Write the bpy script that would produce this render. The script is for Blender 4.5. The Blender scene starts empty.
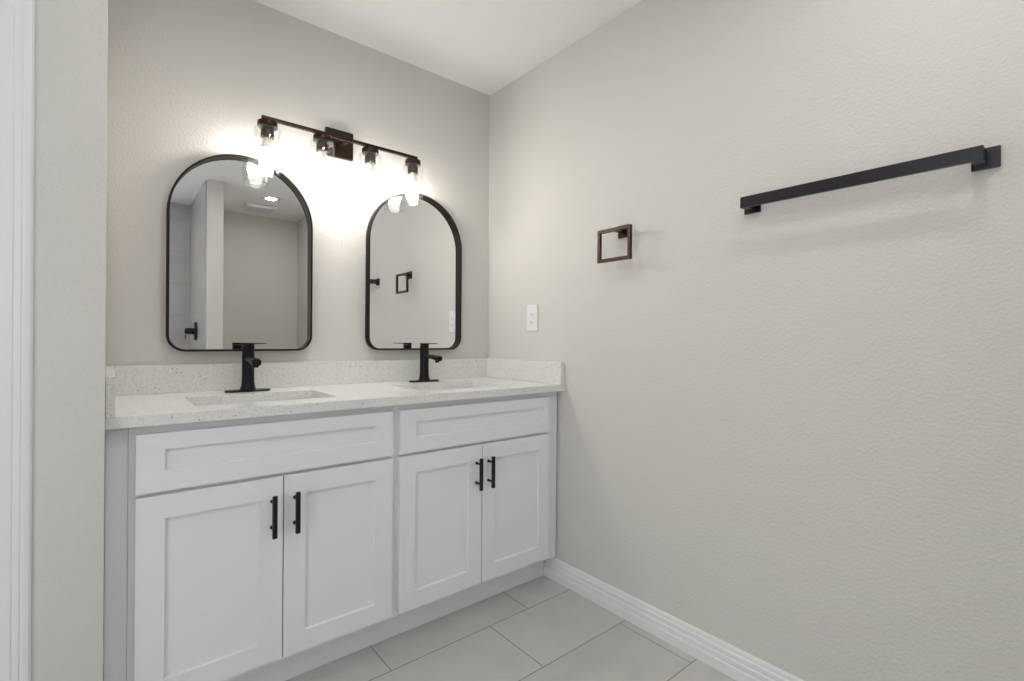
import bpy, bmesh, math
from mathutils import Vector, Matrix

C = bpy.context.scene.collection
SC = bpy.context.scene

# ------------------------------------------------------------------ camera, world, exposure
FPX, YAW, PITCH, ROLL = 493.38, math.radians(39.5314), math.radians(-0.1327), math.radians(0.4952)
CAM = Vector((-1.6140, -2.1644, 1.1105))
F = Vector((math.sin(YAW) * math.cos(PITCH), math.cos(YAW) * math.cos(PITCH), math.sin(PITCH)))
R0 = Vector((math.cos(YAW), -math.sin(YAW), 0))
U0 = R0.cross(F)
RV = R0 * math.cos(ROLL) + U0 * math.sin(ROLL)
UV = -R0 * math.sin(ROLL) + U0 * math.cos(ROLL)
cam = bpy.data.objects.new('camera', bpy.data.cameras.new('camera'))
C.objects.link(cam)
cam.data.sensor_width = 36.0
cam.data.lens = FPX * 36.0 / 1024.0
cam.data.clip_start = 0.02
M = Matrix((RV, UV, -F)).transposed().to_4x4()
M.translation = CAM
cam.matrix_world = M
SC.camera = cam

w = bpy.data.worlds.new('world'); SC.world = w; w.use_nodes = True
w.node_tree.nodes['Background'].inputs[0].default_value = (0.93, 0.965, 1.0, 1)
w.node_tree.nodes['Background'].inputs[1].default_value = 2.35

SC.view_settings.view_transform = 'Standard'
SC.view_settings.look = 'None'
SC.view_settings.gamma = 1.0
SC.view_settings.use_curve_mapping = False
SC.view_settings.exposure = 0.2
BULB = 72.0          # emission of the vanity bulbs
DOWN = 115.0          # emission of the recessed ceiling lights
BULB_COL = (1.0, 0.955, 0.895)
DOWN_COL = (1.0, 0.965, 0.92)

# ------------------------------------------------------------------ dimensions (metres)
H = 2.44             # ceiling
ZC = 0.907           # worktop
TH = 0.029
DEP = 0.586          # worktop depth
XL = -1.6125         # alcove left wall face
YST = -0.62          # face of the short wall left of the vanity
YR = -3.50           # rear wall
XROOM = -2.75        # far left of the room

# ------------------------------------------------------------------ materials
def new_mat(name):
    m = bpy.data.materials.new(name); m.use_nodes = True
    nt = m.node_tree
    return m, nt, nt.nodes['Principled BSDF']

def simple(name, col, rough=0.5, metal=0.0, spec=0.5, bump=None):
    m, nt, b = new_mat(name)
    b.inputs['Base Color'].default_value = (*col, 1)
    b.inputs['Roughness'].default_value = rough
    b.inputs['Metallic'].default_value = metal
    b.inputs['Specular IOR Level'].default_value = spec
    if bump:
        add_bump(nt, b, *bump)
    return m

def add_bump(nt, b, scale, strength, dist, detail=3.0):
    tc = nt.nodes.new('ShaderNodeTexCoord')
    n = nt.nodes.new('ShaderNodeTexNoise'); n.inputs['Scale'].default_value = scale
    n.inputs['Detail'].default_value = detail
    bp = nt.nodes.new('ShaderNodeBump'); bp.inputs['Strength'].default_value = strength
    bp.inputs['Distance'].default_value = dist
    nt.links.new(tc.outputs['Object'], n.inputs['Vector'])
    nt.links.new(n.outputs['Fac'], bp.inputs['Height'])
    nt.links.new(bp.outputs['Normal'], b.inputs['Normal'])

WALL_COL = (0.680, 0.662, 0.630)
M_wall = simple('wall_paint', WALL_COL, 0.62, 0, 0.35, bump=(115.0, 0.55, 0.0038))
M_ceil = simple('ceiling_paint', (0.90, 0.90, 0.90), 0.8, 0, 0.2, bump=(60.0, 0.15, 0.003))
M_trim = simple('white_trim_paint', (0.83, 0.835, 0.85), 0.38)
M_cab = simple('cabinet_paint', (0.82, 0.823, 0.845), 0.36, bump=(30.0, 0.03, 0.002))
M_black = simple('matte_black_metal', (0.012, 0.012, 0.013), 0.38, 0.6)
M_handle = simple('black_handle', (0.008, 0.008, 0.009), 0.42, 0.3)
M_bronze = simple('dark_bronze', (0.045, 0.029, 0.021), 0.36, 0.85)
M_barmetal = simple('bronze_black_metal', (0.060, 0.057, 0.064), 0.27, 0.9)
M_white = simple('white_plastic', (0.80, 0.80, 0.82), 0.3)
M_slot = simple('dark_slot', (0.05, 0.05, 0.05), 0.6)
M_porc = simple('white_porcelain', (0.80, 0.80, 0.79), 0.12)
M_chrome = simple('chrome', (0.7, 0.7, 0.7), 0.15, 1.0)
M_mirror = simple('mirror_silver', (0.84, 0.845, 0.84), 0.0, 1.0)
M_bulbneck = simple('bulb_neck', (0.78, 0.75, 0.70), 0.4)
M_grout = simple('gap_shadow', (0.12, 0.12, 0.115), 0.8)

def emit(name, col, s):
    m = bpy.data.materials.new(name); m.use_nodes = True
    nt = m.node_tree; nt.nodes.clear()
    o = nt.nodes.new('ShaderNodeOutputMaterial'); e = nt.nodes.new('ShaderNodeEmission')
    e.inputs[0].default_value = (*col, 1); e.inputs[1].default_value = s
    nt.links.new(e.outputs[0], o.inputs[0])
    return m
M_bulb = emit('bulb_glow', BULB_COL, BULB)
M_lens = emit('downlight_lens', DOWN_COL, DOWN)

def glass():
    m = bpy.data.materials.new('clear_glass'); m.use_nodes = True
    nt = m.node_tree; nt.nodes.clear()
    o = nt.nodes.new('ShaderNodeOutputMaterial')
    t = nt.nodes.new('ShaderNodeBsdfTransparent'); t.inputs[0].default_value = (0.97, 0.975, 0.97, 1)
    g = nt.nodes.new('ShaderNodeBsdfGlossy'); g.inputs['Roughness'].default_value = 0.03
    lw = nt.nodes.new('ShaderNodeLayerWeight'); lw.inputs['Blend'].default_value = 0.16
    mp = nt.nodes.new('ShaderNodeMapRange'); mp.inputs['To Min'].default_value = 0.03; mp.inputs['To Max'].default_value = 0.40
    mx = nt.nodes.new('ShaderNodeMixShader')
    nt.links.new(lw.outputs['Facing'], mp.inputs['Value'])
    nt.links.new(mp.outputs[0], mx.inputs[0])
    nt.links.new(t.outputs[0], mx.inputs[1]); nt.links.new(g.outputs[0], mx.inputs[2])
    nt.links.new(mx.outputs[0], o.inputs[0])
    return m
M_glass = glass()

def quartz():
    m, nt, b = new_mat('speckled_quartz')
    L = nt.links.new
    tc = nt.nodes.new('ShaderNodeTexCoord')
    col = None
    base = nt.nodes.new('ShaderNodeTexNoise'); base.inputs['Scale'].default_value = 140; base.inputs['Detail'].default_value = 4
    L(tc.outputs['Object'], base.inputs['Vector'])
    r0 = nt.nodes.new('ShaderNodeValToRGB')
    r0.color_ramp.elements[0].position = 0.35; r0.color_ramp.elements[0].color = (0.70, 0.70, 0.68, 1)
    r0.color_ramp.elements[1].position = 0.65; r0.color_ramp.elements[1].color = (0.80, 0.80, 0.78, 1)
    L(base.outputs['Fac'], r0.inputs[0]); col = r0.outputs[0]
    for sc, thr, keep, c in ((120, 0.30, 0.70, (0.62, 0.61, 0.59)), (80, 0.19, 0.84, (0.36, 0.33, 0.31)), (210, 0.30, 0.70, (0.84, 0.84, 0.83))):
        v = nt.nodes.new('ShaderNodeTexVoronoi'); v.inputs['Scale'].default_value = sc
        L(tc.outputs['Object'], v.inputs['Vector'])
        lt = nt.nodes.new('ShaderNodeMath'); lt.operation = 'LESS_THAN'; lt.inputs[1].default_value = thr
        L(v.outputs['Distance'], lt.inputs[0])
        sx = nt.nodes.new('ShaderNodeSeparateColor'); L(v.outputs['Color'], sx.inputs[0])
        gt = nt.nodes.new('ShaderNodeMath'); gt.operation = 'GREATER_THAN'; gt.inputs[1].default_value = keep
        L(sx.outputs[0], gt.inputs[0])
        mu = nt.nodes.new('ShaderNodeMath'); mu.operation = 'MULTIPLY'
        L(lt.outputs[0], mu.inputs[0]); L(gt.outputs[0], mu.inputs[1])
        mx = nt.nodes.new('ShaderNodeMix'); mx.data_type = 'RGBA'
        L(mu.outputs[0], mx.inputs[0]); L(col, mx.inputs[6]); mx.inputs[7].default_value = (*c, 1)
        col = mx.outputs[2]
    L(col, b.inputs['Base Color'])
    b.inputs['Roughness'].default_value = 0.22
    return m
M_quartz = quartz()

def tile(name, u, v, u0, v0, wid, hgt, shift, c1, grout, rough, mortar=0.004):
    """stepped tiling: each course moves on by shift; u and v name the object axes"""
    m, nt, b = new_mat(name)
    L = nt.links.new
    tc = nt.nodes.new('ShaderNodeTexCoord'); sp = nt.nodes.new('ShaderNodeSeparateXYZ')
    L(tc.outputs['Object'], sp.inputs[0])
    def mth(op, a, bb, c=None):
        n = nt.nodes.new('ShaderNodeMath'); n.operation = op
        for i, q in enumerate((a, bb)):
            if q is None: continue
            if isinstance(q, (int, float)): n.inputs[i].default_value = q
            else: L(q, n.inputs[i])
        return n.outputs[0]
    vv = mth('SUBTRACT', sp.outputs[v], v0)
    row = mth('FLOOR', mth('DIVIDE', vv, hgt), None)
    uu = mth('ADD', mth('SUBTRACT', sp.outputs[u], u0), mth('MULTIPLY', row, shift))
    def edge(x, size):
        f = mth('FRACT', mth('DIVIDE', x, size), None)
        d = mth('MINIMUM', f, mth('SUBTRACT', 1.0, f))
        return mth('MULTIPLY', d, size)
    d = mth('MINIMUM', edge(uu, wid), edge(vv, hgt))
    g = mth('LESS_THAN', d, mortar / 2)
    colid = mth('FLOOR', mth('DIVIDE', uu, wid), None)
    wn = nt.nodes.new('ShaderNodeTexWhiteNoise'); wn.noise_dimensions = '2D'
    cb = nt.nodes.new('ShaderNodeCombineXYZ'); L(colid, cb.inputs[0]); L(row, cb.inputs[1]); L(cb.outputs[0], wn.inputs['Vector'])
    ns = nt.nodes.new('ShaderNodeTexNoise'); ns.inputs['Scale'].default_value = 5.5; ns.inputs['Detail'].default_value = 6
    ns.inputs['Roughness'].default_value = 0.65
    L(tc.outputs['Object'], ns.inputs['Vector'])
    k = mth('ADD', mth('MULTIPLY', wn.outputs['Value'], 0.10), mth('MULTIPLY', ns.outputs['Fac'], 0.35))
    val = mth('ADD', k, 0.80)
    mxv = nt.nodes.new('ShaderNodeVectorMath'); mxv.operation = 'SCALE'; mxv.inputs[0].default_value = c1
    L(val, mxv.inputs['Scale'])
    mx = nt.nodes.new('ShaderNodeMix'); mx.data_type = 'RGBA'
    L(g, mx.inputs[0]); L(mxv.outputs[0], mx.inputs[6]); mx.inputs[7].default_value = (*grout, 1)
    L(mx.outputs[2], b.inputs['Base Color'])
    b.inputs['Roughness'].default_value = rough
    bp = nt.nodes.new('ShaderNodeBump'); bp.inputs['Strength'].default_value = 0.4; bp.inputs['Distance'].default_value = 0.002
    inv = mth('SUBTRACT', 1.0, g); L(inv, bp.inputs['Height']); L(bp.outputs['Normal'], b.inputs['Normal'])
    return m
M_floor = tile('floor_tile', 0, 1, -0.26, -0.645, 0.61, 0.3045, -0.20, (0.54, 0.532, 0.515), (0.26, 0.195, 0.185), 0.34)
M_showerx = tile('shower_tile_rear', 0, 2, -1.25, 0.155, 0.61, 0.305, 0.305, (0.44, 0.43, 0.42), (0.34, 0.33, 0.32), 0.25, 0.003)
M_showery = tile('shower_tile_side', 1, 2, -3.2, 0.155, 0.61, 0.305, 0.305, (0.44, 0.43, 0.42), (0.37, 0.36, 0.35), 0.25, 0.003)

# ------------------------------------------------------------------ mesh helpers
def box(bm, x0, x1, y0, y1, z0, z1, bev=0.0, seg=2, mi=0):
    r = bmesh.ops.create_cube(bm, size=1.0)
    vs = r['verts']
    for v in vs:
        v.co = Vector(((x0 + x1) / 2 + v.co.x * (x1 - x0), (y0 + y1) / 2 + v.co.y * (y1 - y0), (z0 + z1) / 2 + v.co.z * (z1 - z0)))
    fs = list({f for v in vs for f in v.link_faces})
    for f in fs: f.material_index = mi
    if bev > 0:
        es = list({e for v in vs for e in v.link_edges})
        bmesh.ops.bevel(bm, geom=es, offset=bev, segments=seg, affect='EDGES', profile=0.5)
    return bm

def loft(bm, loops, cap0=True, cap1=True, closed=True, mi=0):
    """loops: lists of points with equal counts, skinned one to the next"""
    vs = [[bm.verts.new(p) for p in lp] for lp in loops]
    n = len(loops[0])
    for a, b in zip(vs, vs[1:]):
        for i in range(n if closed else n - 1):
            j = (i + 1) % n
            f = bm.faces.new((a[i], a[j], b[j], b[i])); f.material_index = mi
    if cap0: bm.faces.new(vs[0][::-1]).material_index = mi
    if cap1: bm.faces.new(vs[-1]).material_index = mi
    return vs

def lathe(bm, prof, seg=32, centre=(0, 0, 0), axis='z', mi=0, cap=True):
    cx, cy, cz = centre
    loops = []
    for r, h in prof:
        lp = []
        for i in range(seg):
            a = 2 * math.pi * i / seg
            c, s = r * math.cos(a), r * math.sin(a)
            if axis == 'z': lp.append((cx + c, cy + s, cz + h))
            elif axis == 'y': lp.append((cx + c, cy + h, cz - s))
            else: lp.append((cx + h, cy + c, cz + s))
        loops.append(lp)
    loft(bm, loops, cap, cap, True, mi)

def rrect(x0, x1, y0, y1, r, z, n=6):
    pts = []
    for cx, cy, a0 in ((x1 - r, y1 - r, 0), (x0 + r, y1 - r, 90), (x0 + r, y0 + r, 180), (x1 - r, y0 + r, 270)):
        for i in range(n + 1):
            a = math.radians(a0 + 90 * i / n)
            pts.append((cx + r * math.cos(a), cy + r * math.sin(a), z))
    return pts

def obj(name, bm, mats, parent=None, smooth=None, fixn=True):
    if fixn: bmesh.ops.recalc_face_normals(bm, faces=bm.faces)
    me = bpy.data.meshes.new(name); bm.to_mesh(me); bm.free()
    for m in (mats if isinstance(mats, (list, tuple)) else [mats]): me.materials.append(m)
    o = bpy.data.objects.new(name, me); C.objects.link(o)
    if parent is not None: o.parent = parent
    if smooth is not None:
        for p in me.polygons: p.use_smooth = True
        me.set_sharp_from_angle(angle=math.radians(smooth))
    return o

def B(*boxes, bev=0.0, seg=2):
    bm = bmesh.new()
    for b in boxes: box(bm, *b, bev=bev, seg=seg)
    return bm

def thing(name, label, cat, loc, group=None):
    o = bpy.data.objects.new(name, None); C.objects.link(o)
    o.empty_display_size = 0.05
    o.location = loc
    o['label'] = label; o['category'] = cat; o['kind'] = 'thing'
    if group: o['group'] = group
    return o

def struct(name, bm, m, parent=None, label=None, smooth=None):
    o = obj(name, bm, m, parent, smooth)
    o['kind'] = 'structure'
    if label: o['label'] = label
    return o

def copy_tree(o, loc, label):
    """a thing with its parts and their sub-parts; mesh data shared"""
    r = o.copy(); C.objects.link(r); r.location = loc; r['label'] = label
    def kids(src, dst):
        for ch in [c for c in ALL() if c.parent == src]:
            c = ch.copy(); C.objects.link(c); c.parent = dst
            kids(ch, c)
    kids(o, r)
    return r
def ALL(): return list(C.objects)

# ------------------------------------------------------------------ the room
struct('floor', B((XROOM - .1, .1, YR - .1, .1, -.1, 0)), M_floor, label='pale grey stone-look tile floor')
struct('ceiling', B((XROOM - .1, .1, YR - .1, .1, H, H + .1)), M_ceil, label='smooth white ceiling')
struct('wall_back', B((XL - .12, .1, 0, .1, 0, H)), M_wall, label='warm light grey textured wall behind the vanity')
struct('wall_right', B((0, .1, YR - .1, 0, 0, H)), M_wall, label='warm light grey textured wall on the right')
# short wall left of the vanity, beside the door
struct('wall_left', B((-1.80, XL, YST, 0, 0, H), bev=0.002, seg=3), M_wall, label='narrow textured wall end left of the vanity', smooth=40)
struct('wall_entry', B((XROOM - .1, -2.56, YST, -.5, 0, H), (-2.56, -1.80, YST, -.5, 2.05, H)), M_wall, label='wall around the door on the left')
struct('wall_side', B((XROOM - .1, XROOM, YR - .1, -2.35, 0, H), (XROOM - .1, XROOM, -1.45, YST, 0, H), (XROOM - .1, XROOM, -2.35, -1.45, 2.05, H)), M_wall, label='wall on the far left of the room, with an unseen wide opening added for fill daylight')  # unseen opening, cut so world light pours in as fill
WX0, WX1, WZ0, WZ1 = -2.45, -1.40, 1.15, 2.20  # unseen window, added to send frontal daylight onto the cabinets
struct('wall_rear', B((XROOM - .1, WX0, YR - .1, YR, 0, H), (WX1, 0, YR - .1, YR, 0, H), (WX0, WX1, YR - .1, YR, 0, WZ0), (WX0, WX1, YR - .1, YR, WZ1, H)), M_wall, label='plain wall facing the vanity, seen in the left mirror')
wf = struct('fill_window_1', B((WX0, WX1, YR - .08, YR - .04, WZ0, WZ0 + .04), (WX0, WX1, YR - .08, YR - .04, WZ1 - .04, WZ1), (WX0, WX0 + .04, YR - .08, YR - .04, WZ0 + .04, WZ1 - .04),
       (WX1 - .04, WX1, YR - .08, YR - .04, WZ0 + .04, WZ1 - .04), (WX0 + .04, WX1 - .04, YR - .075, YR - .045, 1.66, 1.69)), M_trim, label='unseen white framed window over the shower, added for fill daylight')
struct('fill_window_pane', B((WX0 + .04, WX1 - .04, YR - .062, YR - .058, WZ0 + .04, WZ1 - .04)), M_glass, wf)
struct('wall_partition', B((-.975, -.861, YR, -2.52, 0, H), bev=0.004), M_wall, label='short partition wall beside the shower, seen in the left mirror')
struct('wall_shower_rear', B((XROOM, WX0, YR, YR + .01, 0, H), (WX1, -.985, YR, YR + .01, 0, H), (WX0, WX1, YR, YR + .01, 0, WZ0), (WX0, WX1, YR, YR + .01, WZ1, H)), M_showerx, label='grey tiled shower wall seen in the left mirror')
struct('wall_shower_side', B((-.985, -.975, YR + .01, -2.56, 0, H)), M_showery, label='grey tiled shower side wall seen in the left mirror')

# baseboard with a stepped profile
def baseboard(name, p0, p1, nrm, h=0.100, t=0.0131, label=None):
    prof = [(0, 0), (t, 0), (t, .036), (t * .66, .040), (t * .95, .044), (t * .95, .058), (t * .55, .063), (t * .82, .067),
            (t * .82, .079), (t * .45, .084), (t * .58, .087), (t * .50, .095), (t * .26, h), (0, h)]
    bm = bmesh.new()
    loft(bm, [[(p[0] + nrm[0] * d, p[1] + nrm[1] * d, z) for d, z in prof] for p in (p0, p1)])
    struct(name, bm, M_trim, label=label)
baseboard('baseboard_right', (-.0002, -.475), (-.0002, YR), (-1, 0), label='white moulded baseboard along the right wall')
baseboard('baseboard_rear', (-.861, YR + .0002), (-.0135, YR + .0002), (0, 1), label='white baseboard along the wall facing the vanity')

# door casing and closed door on the left
CAS = [(0, .004), (.004, .010), (.012, .0125), (.017, .0125), (.019, .0145), (.030, .0145), (.032, .0165), (.045, .0175), (.058, .018), (.066, .018), (.068, .014), (.068, 0), (0, 0)]
bm = bmesh.new()
loft(bm, [[(-1.739 - u, YST - d, z) for u, d in CAS] for z in (0, 2.12)])
loft(bm, [[(-2.621 + u, YST - d, z) for u, d in CAS] for z in (0, 2.12)])
loft(bm, [[(x, YST - d, 2.118 - u) for u, d in CAS] for x in (-2.553, -1.807)])
struct('trim_1', bm, M_trim, label='white moulded door casing at the left edge')
bm = B((-1.809, -1.80, YST, -.5, 0, 2.05), (-2.56, -2.551, YST, -.5, 0, 2.05), (-2.551, -1.809, YST, -.5, 2.041, 2.05))
struct('door_1_frame', bm, M_trim, label='white door jamb inside the casing on the left')
def panel_face(bm, x0, x1, z0, z1, yf, yb, holes, rec, bev=0.0012):
    """slab x0..x1, z0..z1 from yf (front) to yb, with recessed panels"""
    xs = sorted({x0, x1, *[h[0] for h in holes], *[h[1] for h in holes]})
    zs = sorted({z0, z1, *[h[2] for h in holes], *[h[3] for h in holes]})
    V = {}
    def v(x, y, z):
        k = (round(x, 6), round(y, 6), round(z, 6))
        if k not in V: V[k] = bm.verts.new(k)
        return V[k]
    def inhole(xa, za):
        return any(h[0] < xa < h[1] and h[2] < za < h[3] for h in holes)
    for xa, xb in zip(xs, xs[1:]):
        for za, zb in zip(zs, zs[1:]):
            if not inhole((xa + xb) / 2, (za + zb) / 2):
                bm.faces.new((v(xa, yf, za), v(xb, yf, za), v(xb, yf, zb), v(xa, yf, zb)))
    s = 0.0016
    for (a, b, c, d) in holes:
        o = [(a, c), (b, c), (b, d), (a, d)]; i = [(a + s, c + s), (b - s, c + s), (b - s, d - s), (a + s, d - s)]
        for k in range(4):
            p, q = o[k], o[(k + 1) % 4]; p2, q2 = i[k], i[(k + 1) % 4]
            bm.faces.new((v(p[0], yf, p[1]), v(q[0], yf, q[1]), v(q2[0], yf + rec, q2[1]), v(p2[0], yf + rec, p2[1])))
        bm.faces.new([v(p[0], yf + rec, p[1]) for p in i])
    # sides and back; the sides follow the cuts of the front
    ring = [(x, z0) for x in xs] + [(x1, z) for z in zs[1:]] + [(x, z1) for x in reversed(xs[:-1])] + [(x0, z) for z in reversed(zs[1:-1])]
    n = len(ring)
    for k in range(n):
        p, q = ring[k], ring[(k + 1) % n]
        bm.faces.new((v(p[0], yf, p[1]), v(p[0], yb, p[1]), v(q[0], yb, q[1]), v(q[0], yf, q[1])))
    bm.faces.new([v(p[0], yb, p[1]) for p in ring])
    bmesh.ops.recalc_face_normals(bm, faces=bm.faces)
    if bev:
        es = [e for e in bm.edges if all(abs(q.co.y - yf) < 1e-6 for q in e.verts) and
              (all(abs(q.co.x - x0) < 1e-6 for q in e.verts) or all(abs(q.co.x - x1) < 1e-6 for q in e.verts) or
               all(abs(q.co.z - z0) < 1e-6 for q in e.verts) or all(abs(q.co.z - z1) < 1e-6 for q in e.verts))]
        bmesh.ops.bevel(bm, geom=es, offset=bev, segments=2, affect='EDGES')
bm = bmesh.new()
panel_face(bm, -2.548, -1.812, .008, 2.038, YST + .03, YST + .065, [(-2.44, -1.92, .18, .95), (-2.44, -1.92, 1.08, 1.90)], .008)
struct('door_1', bm, M_trim, label='white two-panel door left of the vanity')

# ------------------------------------------------------------------ vanity cabinets
YF, YD = -0.548, -0.568
def handle(door, x, z0=.517, z1=.642):
    bm = bmesh.new()
    box(bm, x - .0065, x + .0065, YD - .039, YD - .029, z0, z1, bev=.0012)
    for z in (z0 + .0235, z1 - .0235):
        lathe(bm, [(.0058, .0002), (.0058, -.003), (.0042, -.006), (.0042, -.030)], 14, (x, YD, z), 'y')
    return obj('handle', bm, M_handle, door, 35)

def cabinet(x0, x1, doors, drawer, label, filler=None):
    t = thing('vanity_cabinet', label, 'cabinet', ((x0 + x1) / 2, -.27, 0), 'vanity base cabinets')
    ox, oy = t.location.x, t.location.y
    parts = []
    bm = B((x0, x0 + .016, YF + .019, -.002, .115, .8775), (x1 - .016, x1, YF + .019, -.002, .115, .8775),
           (x0 + .016, x1 - .016, YF + .019, -.002, .115, .131), (x0 + .016, x1 - .016, -.010, -.002, .131, .8775))
    parts.append(obj('carcass', bm, M_cab, t))
    s = .030
    bm = B((x0, x0 + s, YF, YF + .019, .115, .8775), (x1 - s, x1, YF, YF + .019, .115, .8775),
           (x0 + s, x1 - s, YF, YF + .019, .835, .8775), (x0 + s, x1 - s, YF, YF + .019, .672, .715), (x0 + s, x1 - s, YF, YF + .019, .115, .150))
    parts.append(obj('face_frame', bm, M_cab, t))
    bm = B((x0, x1 if x1 < -.1 else -.0150, -.4748, -.462, .0006, .115))
    parts.append(obj('toe_kick', bm, M_cab, t))
    if filler:
        for fx0, fx1, fy in filler:
            parts.append(obj('filler_strip', B((fx0, fx1, fy, fy + .019, .115 if fx0 > -1 else .0006, .8775)), M_cab, t))
    a, b = drawer
    bm = bmesh.new()
    panel_face(bm, a, b, .699, .8545, YD, YF - .0004, [(a + .062, b - .062, .753, .810)], .0095)
    parts.append(obj('drawer_front', bm, M_cab, t))
    for (a, b, hx) in doors:
        bm = bmesh.new()
        panel_face(bm, a, b, .1335, .6885, YD, YF - .0004, [(a + .063, b - .063, .196, .626)], .0095)
        d = obj('door', bm, M_cab, t)
        parts.append(d)
        handle(d, hx)
    for p in parts: p.location = (-ox, -oy, 0)
    return t
cabinet(-1.5655, -.8185, [(-1.551, -1.1930, -1.2245), (-1.1900, -.833, -1.1595)], (-1.551, -.833),
        'white shaker vanity cabinet on the left, nearer the door', filler=[(XL + .001, -1.5660, -.545)])
cabinet(-.8180, -.058, [(-.806, -.4465, -.474), (-.4435, -.072, -.415)], (-.806, -.072),
        'white shaker vanity cabinet on the right, against the towel bar wall', filler=[(-.0578, -.010, YF)])

# ------------------------------------------------------------------ worktop, splashes, sinks
SINKS = [(-1.407, -.989), (-.657, -.239)]
SY0, SY1 = -.467, -.195
def worktop():
    xs = [XL + .0005, SINKS[0][0], SINKS[0][1], SINKS[1][0], SINKS[1][1], -.0008]
    ys = [-DEP, SY0, SY1, -.0008]
    bm = bmesh.new(); V = {}
    def v(x, y, z):
        k = (x, y, z)
        if k not in V: V[k] = bm.verts.new(k)
        return V[k]
    solid = lambda i, j: 0 <= i < 5 and 0 <= j < 3 and not (j == 1 and i in (1, 3))
    z0, z1 = ZC - TH, ZC
    for i in range(5):
        for j in range(3):
            if not solid(i, j): continue
            a, b, c, d = xs[i], xs[i + 1], ys[j], ys[j + 1]
            bm.faces.new((v(a, c, z1), v(b, c, z1), v(b, d, z1), v(a, d, z1)))
            bm.faces.new((v(a, d, z0), v(b, d, z0), v(b, c, z0), v(a, c, z0)))
            for (p, q, ni, nj) in (((a, c), (b, c), i, j - 1), ((b, c), (b, d), i + 1, j), ((b, d), (a, d), i, j + 1), ((a, d), (a, c), i - 1, j)):
                if not solid(ni, nj):
                    bm.faces.new((v(*p, z0), v(*q, z0), v(*q, z1), v(*p, z1)))
    bmesh.ops.recalc_face_normals(bm, faces=bm.faces)
    es = [e for e in bm.edges if all(abs(q.co.z - z1) < 1e-6 for q in e.verts) and len(e.link_faces) == 2 and
          any(abs(f.normal.z) < .5 for f in e.link_faces)]
    bmesh.ops.bevel(bm, geom=es, offset=.0015, segments=2, affect='EDGES')
    t = obj('vanity_worktop', bm, M_quartz)
    t['label'] = 'white speckled quartz double-sink worktop on the vanity cabinets'
    t['category'] = 'worktop'; t['kind'] = 'thing'
    zs = 1.0085
    obj('backsplash', B((XL + .0005, -.0008, -.0234, -.0008, ZC + .0002, zs), bev=.001), M_quartz, t)
    obj('side_splash', B((XL + .0005, -1.5926, -DEP, -.0236, ZC + .0002, zs), bev=.001), M_quartz, t)
    obj('side_splash', B((-.0242, -.0008, -DEP, -.0236, ZC + .0002, zs), bev=.001), M_quartz, t)
worktop()

def sink(loc, label):
    t = thing('undermount_sink', label, 'sink', loc, 'undermount vanity sinks')
    hx, hy = (SINKS[0][1] - SINKS[0][0]) / 2, (SY1 - SY0) / 2
    bm = bmesh.new()
    def L(e, z, r): return rrect(-hx - e, hx + e, -hy - e, hy + e, r, z)
    loft(bm, [L(.018, -.008, .02), L(.018, 0, .02), L(.002, 0, .012), L(-.002, -.010, .014), L(-.006, -.10, .03), L(-.016, -.122, .04),
              L(-.045, -.134, .05), L(-.09, -.138, .04), L(-.09, -.146, .04), L(-.040, -.143, .05), L(-.006, -.128, .04), L(.004, -.10, .03), L(.008, -.008, .02)],
         True, False)
    # close the underside ring back to the first loop by capping the rim below and the bowl floor
    bm.faces.ensure_lookup_table()
    o = obj('basin', bm, M_porc, t, 40)
    bm = bmesh.new()
    lathe(bm, [(.030, -.0379), (.030, -.0355), (.026, -.0345), (.018, -.0365)], 24, (0, .0, -.1))
    obj('drain', bm, M_chrome, t, 35)
    return t
zs_ = ZC - TH - .0004
yc = (SY0 + SY1) / 2
s1 = sink(((SINKS[0][0] + SINKS[0][1]) / 2, yc, zs_), 'rectangular white undermount sink below the left faucet')
# bowl floor: rebuild basin cap properly
def fix_basin(t):
    o = [c for c in C.objects if c.parent == t and c.name.startswith('basin')][0]
    me = o.data; bm = bmesh.new(); bm.from_mesh(me)
    hx, hy = (SINKS[0][1] - SINKS[0][0]) / 2, (SY1 - SY0) / 2
    # drop the cap made over the rim, then span the bowl floor inside and outside
    for f in [f for f in bm.faces if len(f.verts) > 10]: bm.faces.remove(f)
    for z in (-.138, -.146):
        vs = [v for v in bm.verts if abs(v.co.z - z) < 1e-5 and abs(v.co.x) <= hx - .0899]
        c = sorted(vs, key=lambda v: math.atan2(v.co.y, v.co.x))
        bm.faces.new(c)
    # remove the strip joining the two floor loops
    bmesh.ops.recalc_face_normals(bm, faces=bm.faces)
    for f in bm.faces: f.smooth = True
    bm.to_mesh(me); bm.free()
fix_basin(s1)
copy_tree(s1, ((SINKS[1][0] + SINKS[1][1]) / 2, yc, zs_), 'rectangular white undermount sink below the right faucet')

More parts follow.
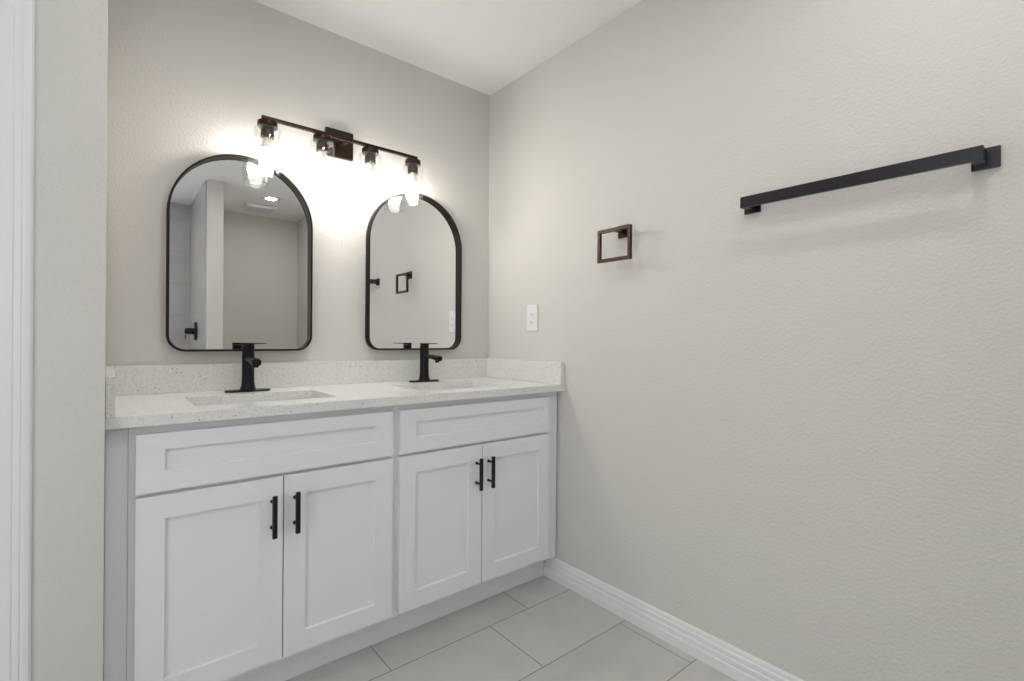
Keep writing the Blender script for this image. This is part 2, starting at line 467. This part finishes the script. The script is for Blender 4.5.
# ------------------------------------------------------------------ faucets
def faucet(loc, label, turn):
    t = thing('faucet', label, 'faucet', loc, 'black single-lever faucets')
    bm = bmesh.new()
    loft(bm, [rrect(-.077, .077, -.026, .026, .025, 0.0004, 8), rrect(-.077, .077, -.026, .026, .025, .004, 8), rrect(-.074, .074, -.023, .023, .022, .007, 8)])
    obj('base_plate', bm, M_black, t, 35)
    bm = bmesh.new()
    lathe(bm, [(.0275, .0072), (.0262, .012), (.0236, .020), (.0220, .032), (.0212, .050), (.0208, .080), (.0208, .142), (.0200, .1435), (.0200, .1455), (.0208, .147), (.0208, .171), (.0195, .1735)], 36)
    obj('body', bm, M_black, t, 40)
    # spout: a flat rounded tongue reaching over the bowl, thicker and tilted at its end
    bm = bmesh.new()
    loops = []
    for y, zc, hw, hh in ((-.012, .121, .0155, .0080), (-.045, .122, .0152, .0080), (-.075, .1205, .0155, .0088), (-.100, .1175, .0160, .0105), (-.126, .1145, .0160, .0120), (-.137, .1130, .0145, .0108)):
        pts = rrect(-hw, hw, -hh, hh, hh * .7, 0, 4)
        loops.append([(p[0], y, zc + p[1]) for p in pts])
    loft(bm, loops)
    lathe(bm, [(.010, -.002), (.010, -.012)], 18, (0, -.118, .107))
    obj('spout', bm, M_black, t, 40)
    bm = bmesh.new()
    loft(bm, [rrect(-.0215, .0215, -.0215, .0215, .021, .1740, 8), rrect(-.0215, .0215, -.0215, .0215, .021, .1775, 8)])
    loft(bm, [[(-.0195, -.0, .1776), (.0195, -.0, .1776), (.0195, -.0, .1822), (-.0195, -.0, .1822)],
              [(-.0175, -.06, .1782), (.0175, -.06, .1782), (.0175, -.06, .1822), (-.0175, -.06, .1822)],
              [(-.0150, -.112, .1795), (.0150, -.112, .1795), (.0150, -.112, .1822), (-.0150, -.112, .1822)]])
    loft(bm, [rrect(-.0212, .0212, -.0212, .0212, .0208, .1776, 8), rrect(-.0212, .0212, -.0212, .0212, .0208, .1825, 8)])
    o = obj('lever', bm, M_black, t, 35); o.rotation_euler.z = math.radians(turn)
    return t
faucet((-1.199, -.108, ZC), 'black single-lever faucet below the left arched mirror', 12)
faucet((-.446, -.098, ZC), 'black single-lever faucet below the right arched mirror', -5)

# ------------------------------------------------------------------ arched mirrors
def arch(w, h, r, inset, n=28, nc=7):
    """outline of the arch, going round from bottom left, moved in by inset; origin at bottom centre"""
    hw = w / 2
    R = hw - inset; rc = max(r - inset, .002)
    pts = []
    for cx, a0 in ((-hw + r, 180), (hw - r, 270)):
        for i in range(nc + 1):
            a = math.radians(a0 + 90 * i / nc)
            pts.append((cx + rc * math.cos(a), r + rc * math.sin(a)))
    for i in range(n + 1):
        a = math.pi * i / n
        pts.append((R * math.cos(a), h - hw + R * math.sin(a)))
    return pts
def mirror(loc, label, lean):
    w_, h_, r_ = .502, .755, .060
    t = thing('wall_mirror', label, 'mirror', loc, 'arched mirrors above the sinks')
    prof = [(0, -.0006), (0, -.0355), (.0010, -.0367), (.0062, -.0367), (.0072, -.0357), (.0072, -.0006)]
    bm = bmesh.new()
    loft(bm, [[(p[0], y, p[1]) for p in arch(w_, h_, r_, d)] for d, y in prof + prof[:1]], False, False)
    bmesh.ops.remove_doubles(bm, verts=bm.verts, dist=1e-6)
    obj('frame', bm, M_bronzeblack, t, 40)
    bm = bmesh.new()
    o = arch(w_, h_, r_, .0074)
    vs = [bm.verts.new((p[0], -.003, p[1] - h_ / 2)) for p in o]
    bm.faces.new(vs)
    r = bmesh.ops.extrude_face_region(bm, geom=bm.faces[:])
    for v in [g for g in r['geom'] if isinstance(g, bmesh.types.BMVert)]: v.co.y = .003
    g = obj('mirror_glass', bm, M_mirror, t); g.location = (0, -.0085, h_ / 2); g.rotation_euler.x = math.radians(lean)
    return t
M_bronzeblack = simple('frame_metal', (0.016, 0.011, 0.009), 0.5, 0.2, 0.2)
mirror((-1.1945, 0, 1.0560), 'arched black-framed mirror above the left sink', -.52)
mirror((-.4475, 0, 1.0560), 'arched black-framed mirror above the right sink', -.16)

# ------------------------------------------------------------------ vanity light
def vanity_light():
    X0, YB, ZB = -.8275, -.103, 1.9490
    t = thing('vanity_light', 'bronze four-lamp vanity light with clear glass shades above the mirrors', 'wall lamp', (X0, 0, ZB))
    obj('back_plate', B((-.0605, .0605, -.020, -.0006, -.052, .068), bev=.002), M_bronze, t)
    obj('arm', B((-.010, .010, YB + .008, -.0205, -.010, .010), bev=.001), M_bronze, t)
    obj('bar', B((-.331, .331, YB - .008, YB + .008, -.0065, .0065), bev=.001), M_bronze, t)
    for k in range(4):
        x = (k - 1.5) * .2065
        bm = bmesh.new()
        lathe(bm, [(.012, -.0067), (.012, -.014), (.0345, -.0145), (.0355, -.016), (.0355, -.034), (.0345, -.0355)], 36)
        lathe(bm, [(.0225, -.0442), (.0235, -.0455), (.0235, -.0740), (.0205, -.0745)], 36)
        lathe(bm, [(.014, -.0350), (.014, -.0445)], 24)
        h = obj('lamp_holder', bm, M_bronze, t, 35); h.location = (x, YB, 0)
        bm = bmesh.new()     # clear cylinder with a closed top shoulder and a thick foot
        lathe(bm, [(.0145, -.0385), (.040, -.0385), (.0465, -.0400), (.0485, -.044), (.0485, -.203), (.0470, -.2085), (.041, -.2105)], 48, cap=False)
        lathe(bm, [(.0145, -.0415), (.039, -.0415), (.0445, -.043), (.0448, -.047), (.0448, -.196), (.040, -.2000)], 48, cap=False)
        lathe(bm, [(.041, -.2105), (.040, -.2000)], 48, cap=False)
        obj('glass_shade', bm, M_glass, h, 40, fixn=False)
        bm = bmesh.new()
        lathe(bm, [(.013, -.0748), (.0165, -.082), (.0195, -.098), (.0235, -.112), (.0265, -.120)], 28, mi=0)
        lathe(bm, [(.0265, -.1202), (.0290, -.127), (.0300, -.138), (.0288, -.152), (.0245, -.165), (.017, -.1745), (.008, -.179), (.001, -.180)], 28, mi=1)
        obj('light_bulb', bm, [M_bulbneck, M_bulb], h, 60)
vanity_light()

# ------------------------------------------------------------------ towel ring and towel bar on the right wall
t = thing('towel_ring', 'square bronze towel ring on the right wall above the outlet', 'towel ring', (0, -.914, 1.549))
obj('mounting_plate', B((-.009, -.0006, -.025, .025, -.025, .025), bev=.0012), M_bronze, t)
obj('post', B((-.056, -.0092, -.0085, .0085, -.008, .008), bev=.001), M_bronze, t)
bm = bmesh.new()
def sqring(bm, y0, y1, z0, z1, wd, x0, x1):
    prof = [(0, x0), (0, x1), (wd, x1), (wd, x0)]
    loops = []
    for d, x in prof + prof[:1]:
        loops.append([(x, y0 + d, z0 + d), (x, y1 - d, z0 + d), (x, y1 - d, z1 - d), (x, y0 + d, z1 - d)])
    loft(bm, loops, False, False)
    bmesh.ops.remove_doubles(bm, verts=bm.verts, dist=1e-6)
    bmesh.ops.recalc_face_normals(bm, faces=bm.faces)
    bmesh.ops.bevel(bm, geom=bm.edges[:], offset=.0008, segments=1, affect='EDGES')
sqring(bm, -.082, .082, -.126, .006, .0140, -.0690, -.0562)
obj('ring', bm, M_bronze, t)

t = thing('towel_bar', 'long black square towel bar mounted on the right wall', 'towel bar', (0, -1.700, 1.5485))
YA, YZ = .272, -.274
for y in (YA, YZ):
    obj('mounting_plate', B((-.009, -.0006, y - .0255, y + .0255, -.0250, .0250), bev=.0012), M_barmetal, t)
for y in (YA, YZ):
    s = 1 if y > 0 else -1
    e = YA + .012 if s > 0 else YZ - .003
    obj('post', B((-.0564, -.0092, min(e, e - s * .022), max(e, e - s * .022), -.0165, .0165), bev=.0006), M_barmetal, t)
obj('bar', B((-.0655, -.0566, YZ - .003, YA + .012, -.0172, .0172), bev=.0008), M_barmetal, t)

# ------------------------------------------------------------------ outlet
t = thing('outlet', 'white wall outlet above the counter end on the right wall', 'outlet', (0, -.3675, 1.216))
obj('cover_plate', B((-.0065, -.0006, -.0395, .0395, -.0635, .0635), bev=.0025, seg=3), M_white, t)
r = obj('receptacle', B((-.0090, -.0066, -.0165, .0165, -.0335, .0335), bev=.001), M_white, t)
for z in (.019, -.019):
    obj('socket', B((-.0096, -.0091, -.0078, -.0056, z - .005, z + .004), (-.0096, -.0091, .0056, .0078, z - .005, z + .005), (-.0096, -.0091, -.0025, .0025, z - .0115, z - .0075)), M_slot, r)
for z in (.0045, -.0045):
    obj('button', B((-.0102, -.0091, -.0075, .0075, z - .003, z + .003), bev=.0005), M_white, r)
for z in (.0485, -.0485):
    bm = bmesh.new(); lathe(bm, [(.003, -.0066), (.003, -.0072), (.002, -.0076)], 14, (0, 0, z), 'x')
    obj('screw', bm, M_white, t, 35)

# ------------------------------------------------------------------ what the mirrors show: one ceiling light, vent, shower valve; other lights unseen, most added as fill
def downlight(loc, label):
    t = thing('recessed_light', label, 'ceiling light', loc, 'recessed ceiling lights')
    bm = bmesh.new()
    lathe(bm, [(.082, -.0004), (.082, -.003), (.078, -.006), (.050, -.0075), (.046, -.004), (.046, -.0004)], 40, cap=False)
    obj('trim_ring', bm, M_white, t, 40)
    bm = bmesh.new()
    lathe(bm, [(.0455, -.0006), (.0455, -.0030), (.0440, -.0034)], 40)
    obj('lens', bm, M_lens, t)
    return t
d0 = downlight((-.44, -2.77, H), 'round recessed ceiling light beside the vent, seen in the left mirror')
copy_tree(d0, (-.46, -1.98, H), 'round recessed ceiling light above the towel bar end, nearest the right wall')
copy_tree(d0, (-1.75, -3.00, H), 'added round recessed fill light over the tiled shower, unseen')  # unseen light, added as fill from the shower end
copy_tree(d0, (-1.02, -.90, H), 'added round recessed fill light just in front of the vanity worktop, unseen')  # added light, out of view, to lift the counter and back wall
copy_tree(d0, (-1.25, -1.80, H), 'added round recessed fill light in the middle of the room facing the vanity, unseen')  # added light, out of view, brightening cabinet fronts and floor

t = thing('ceiling_vent', 'square white exhaust vent in the ceiling by the rear wall, seen in the left mirror', 'vent', (-.46, -3.13, H))
bm = bmesh.new()
loft(bm, [rrect(-.14, .14, -.12, .12, .012, -.0004, 4), rrect(-.14, .14, -.12, .12, .012, -.012, 4), rrect(-.120, .120, -.100, .100, .01, -.034, 4), rrect(-.105, .105, -.088, .088, .008, -.034, 4), rrect(-.105, .105, -.088, .088, .008, -.0015, 4)])
obj('vent_frame', bm, M_white, t, 35)
obj('grille', B(*[(-.104, .104, -.078 + i * .017, -.072 + i * .017, -.026, -.004) for i in range(10)]), M_white, t)

t = thing('shower_valve', 'black shower valve with lever on the tiled wall, seen in the left mirror', 'shower valve', (-.985, -3.06, 1.215))
bm = bmesh.new()
lathe(bm, [(.083, -.0006), (.083, -.008), (.078, -.014), (.030, -.016)], 40, axis='x')
obj('escutcheon', bm, M_black, t, 35)
bm = bmesh.new()
lathe(bm, [(.027, -.0162), (.027, -.065), (.024, -.082), (.022, -.086)], 28, axis='x')
obj('hub', bm, M_black, t, 35)
obj('lever', B((-.0835, -.078, -.006, .006, -.072, -.0275), bev=.002), M_black, t)
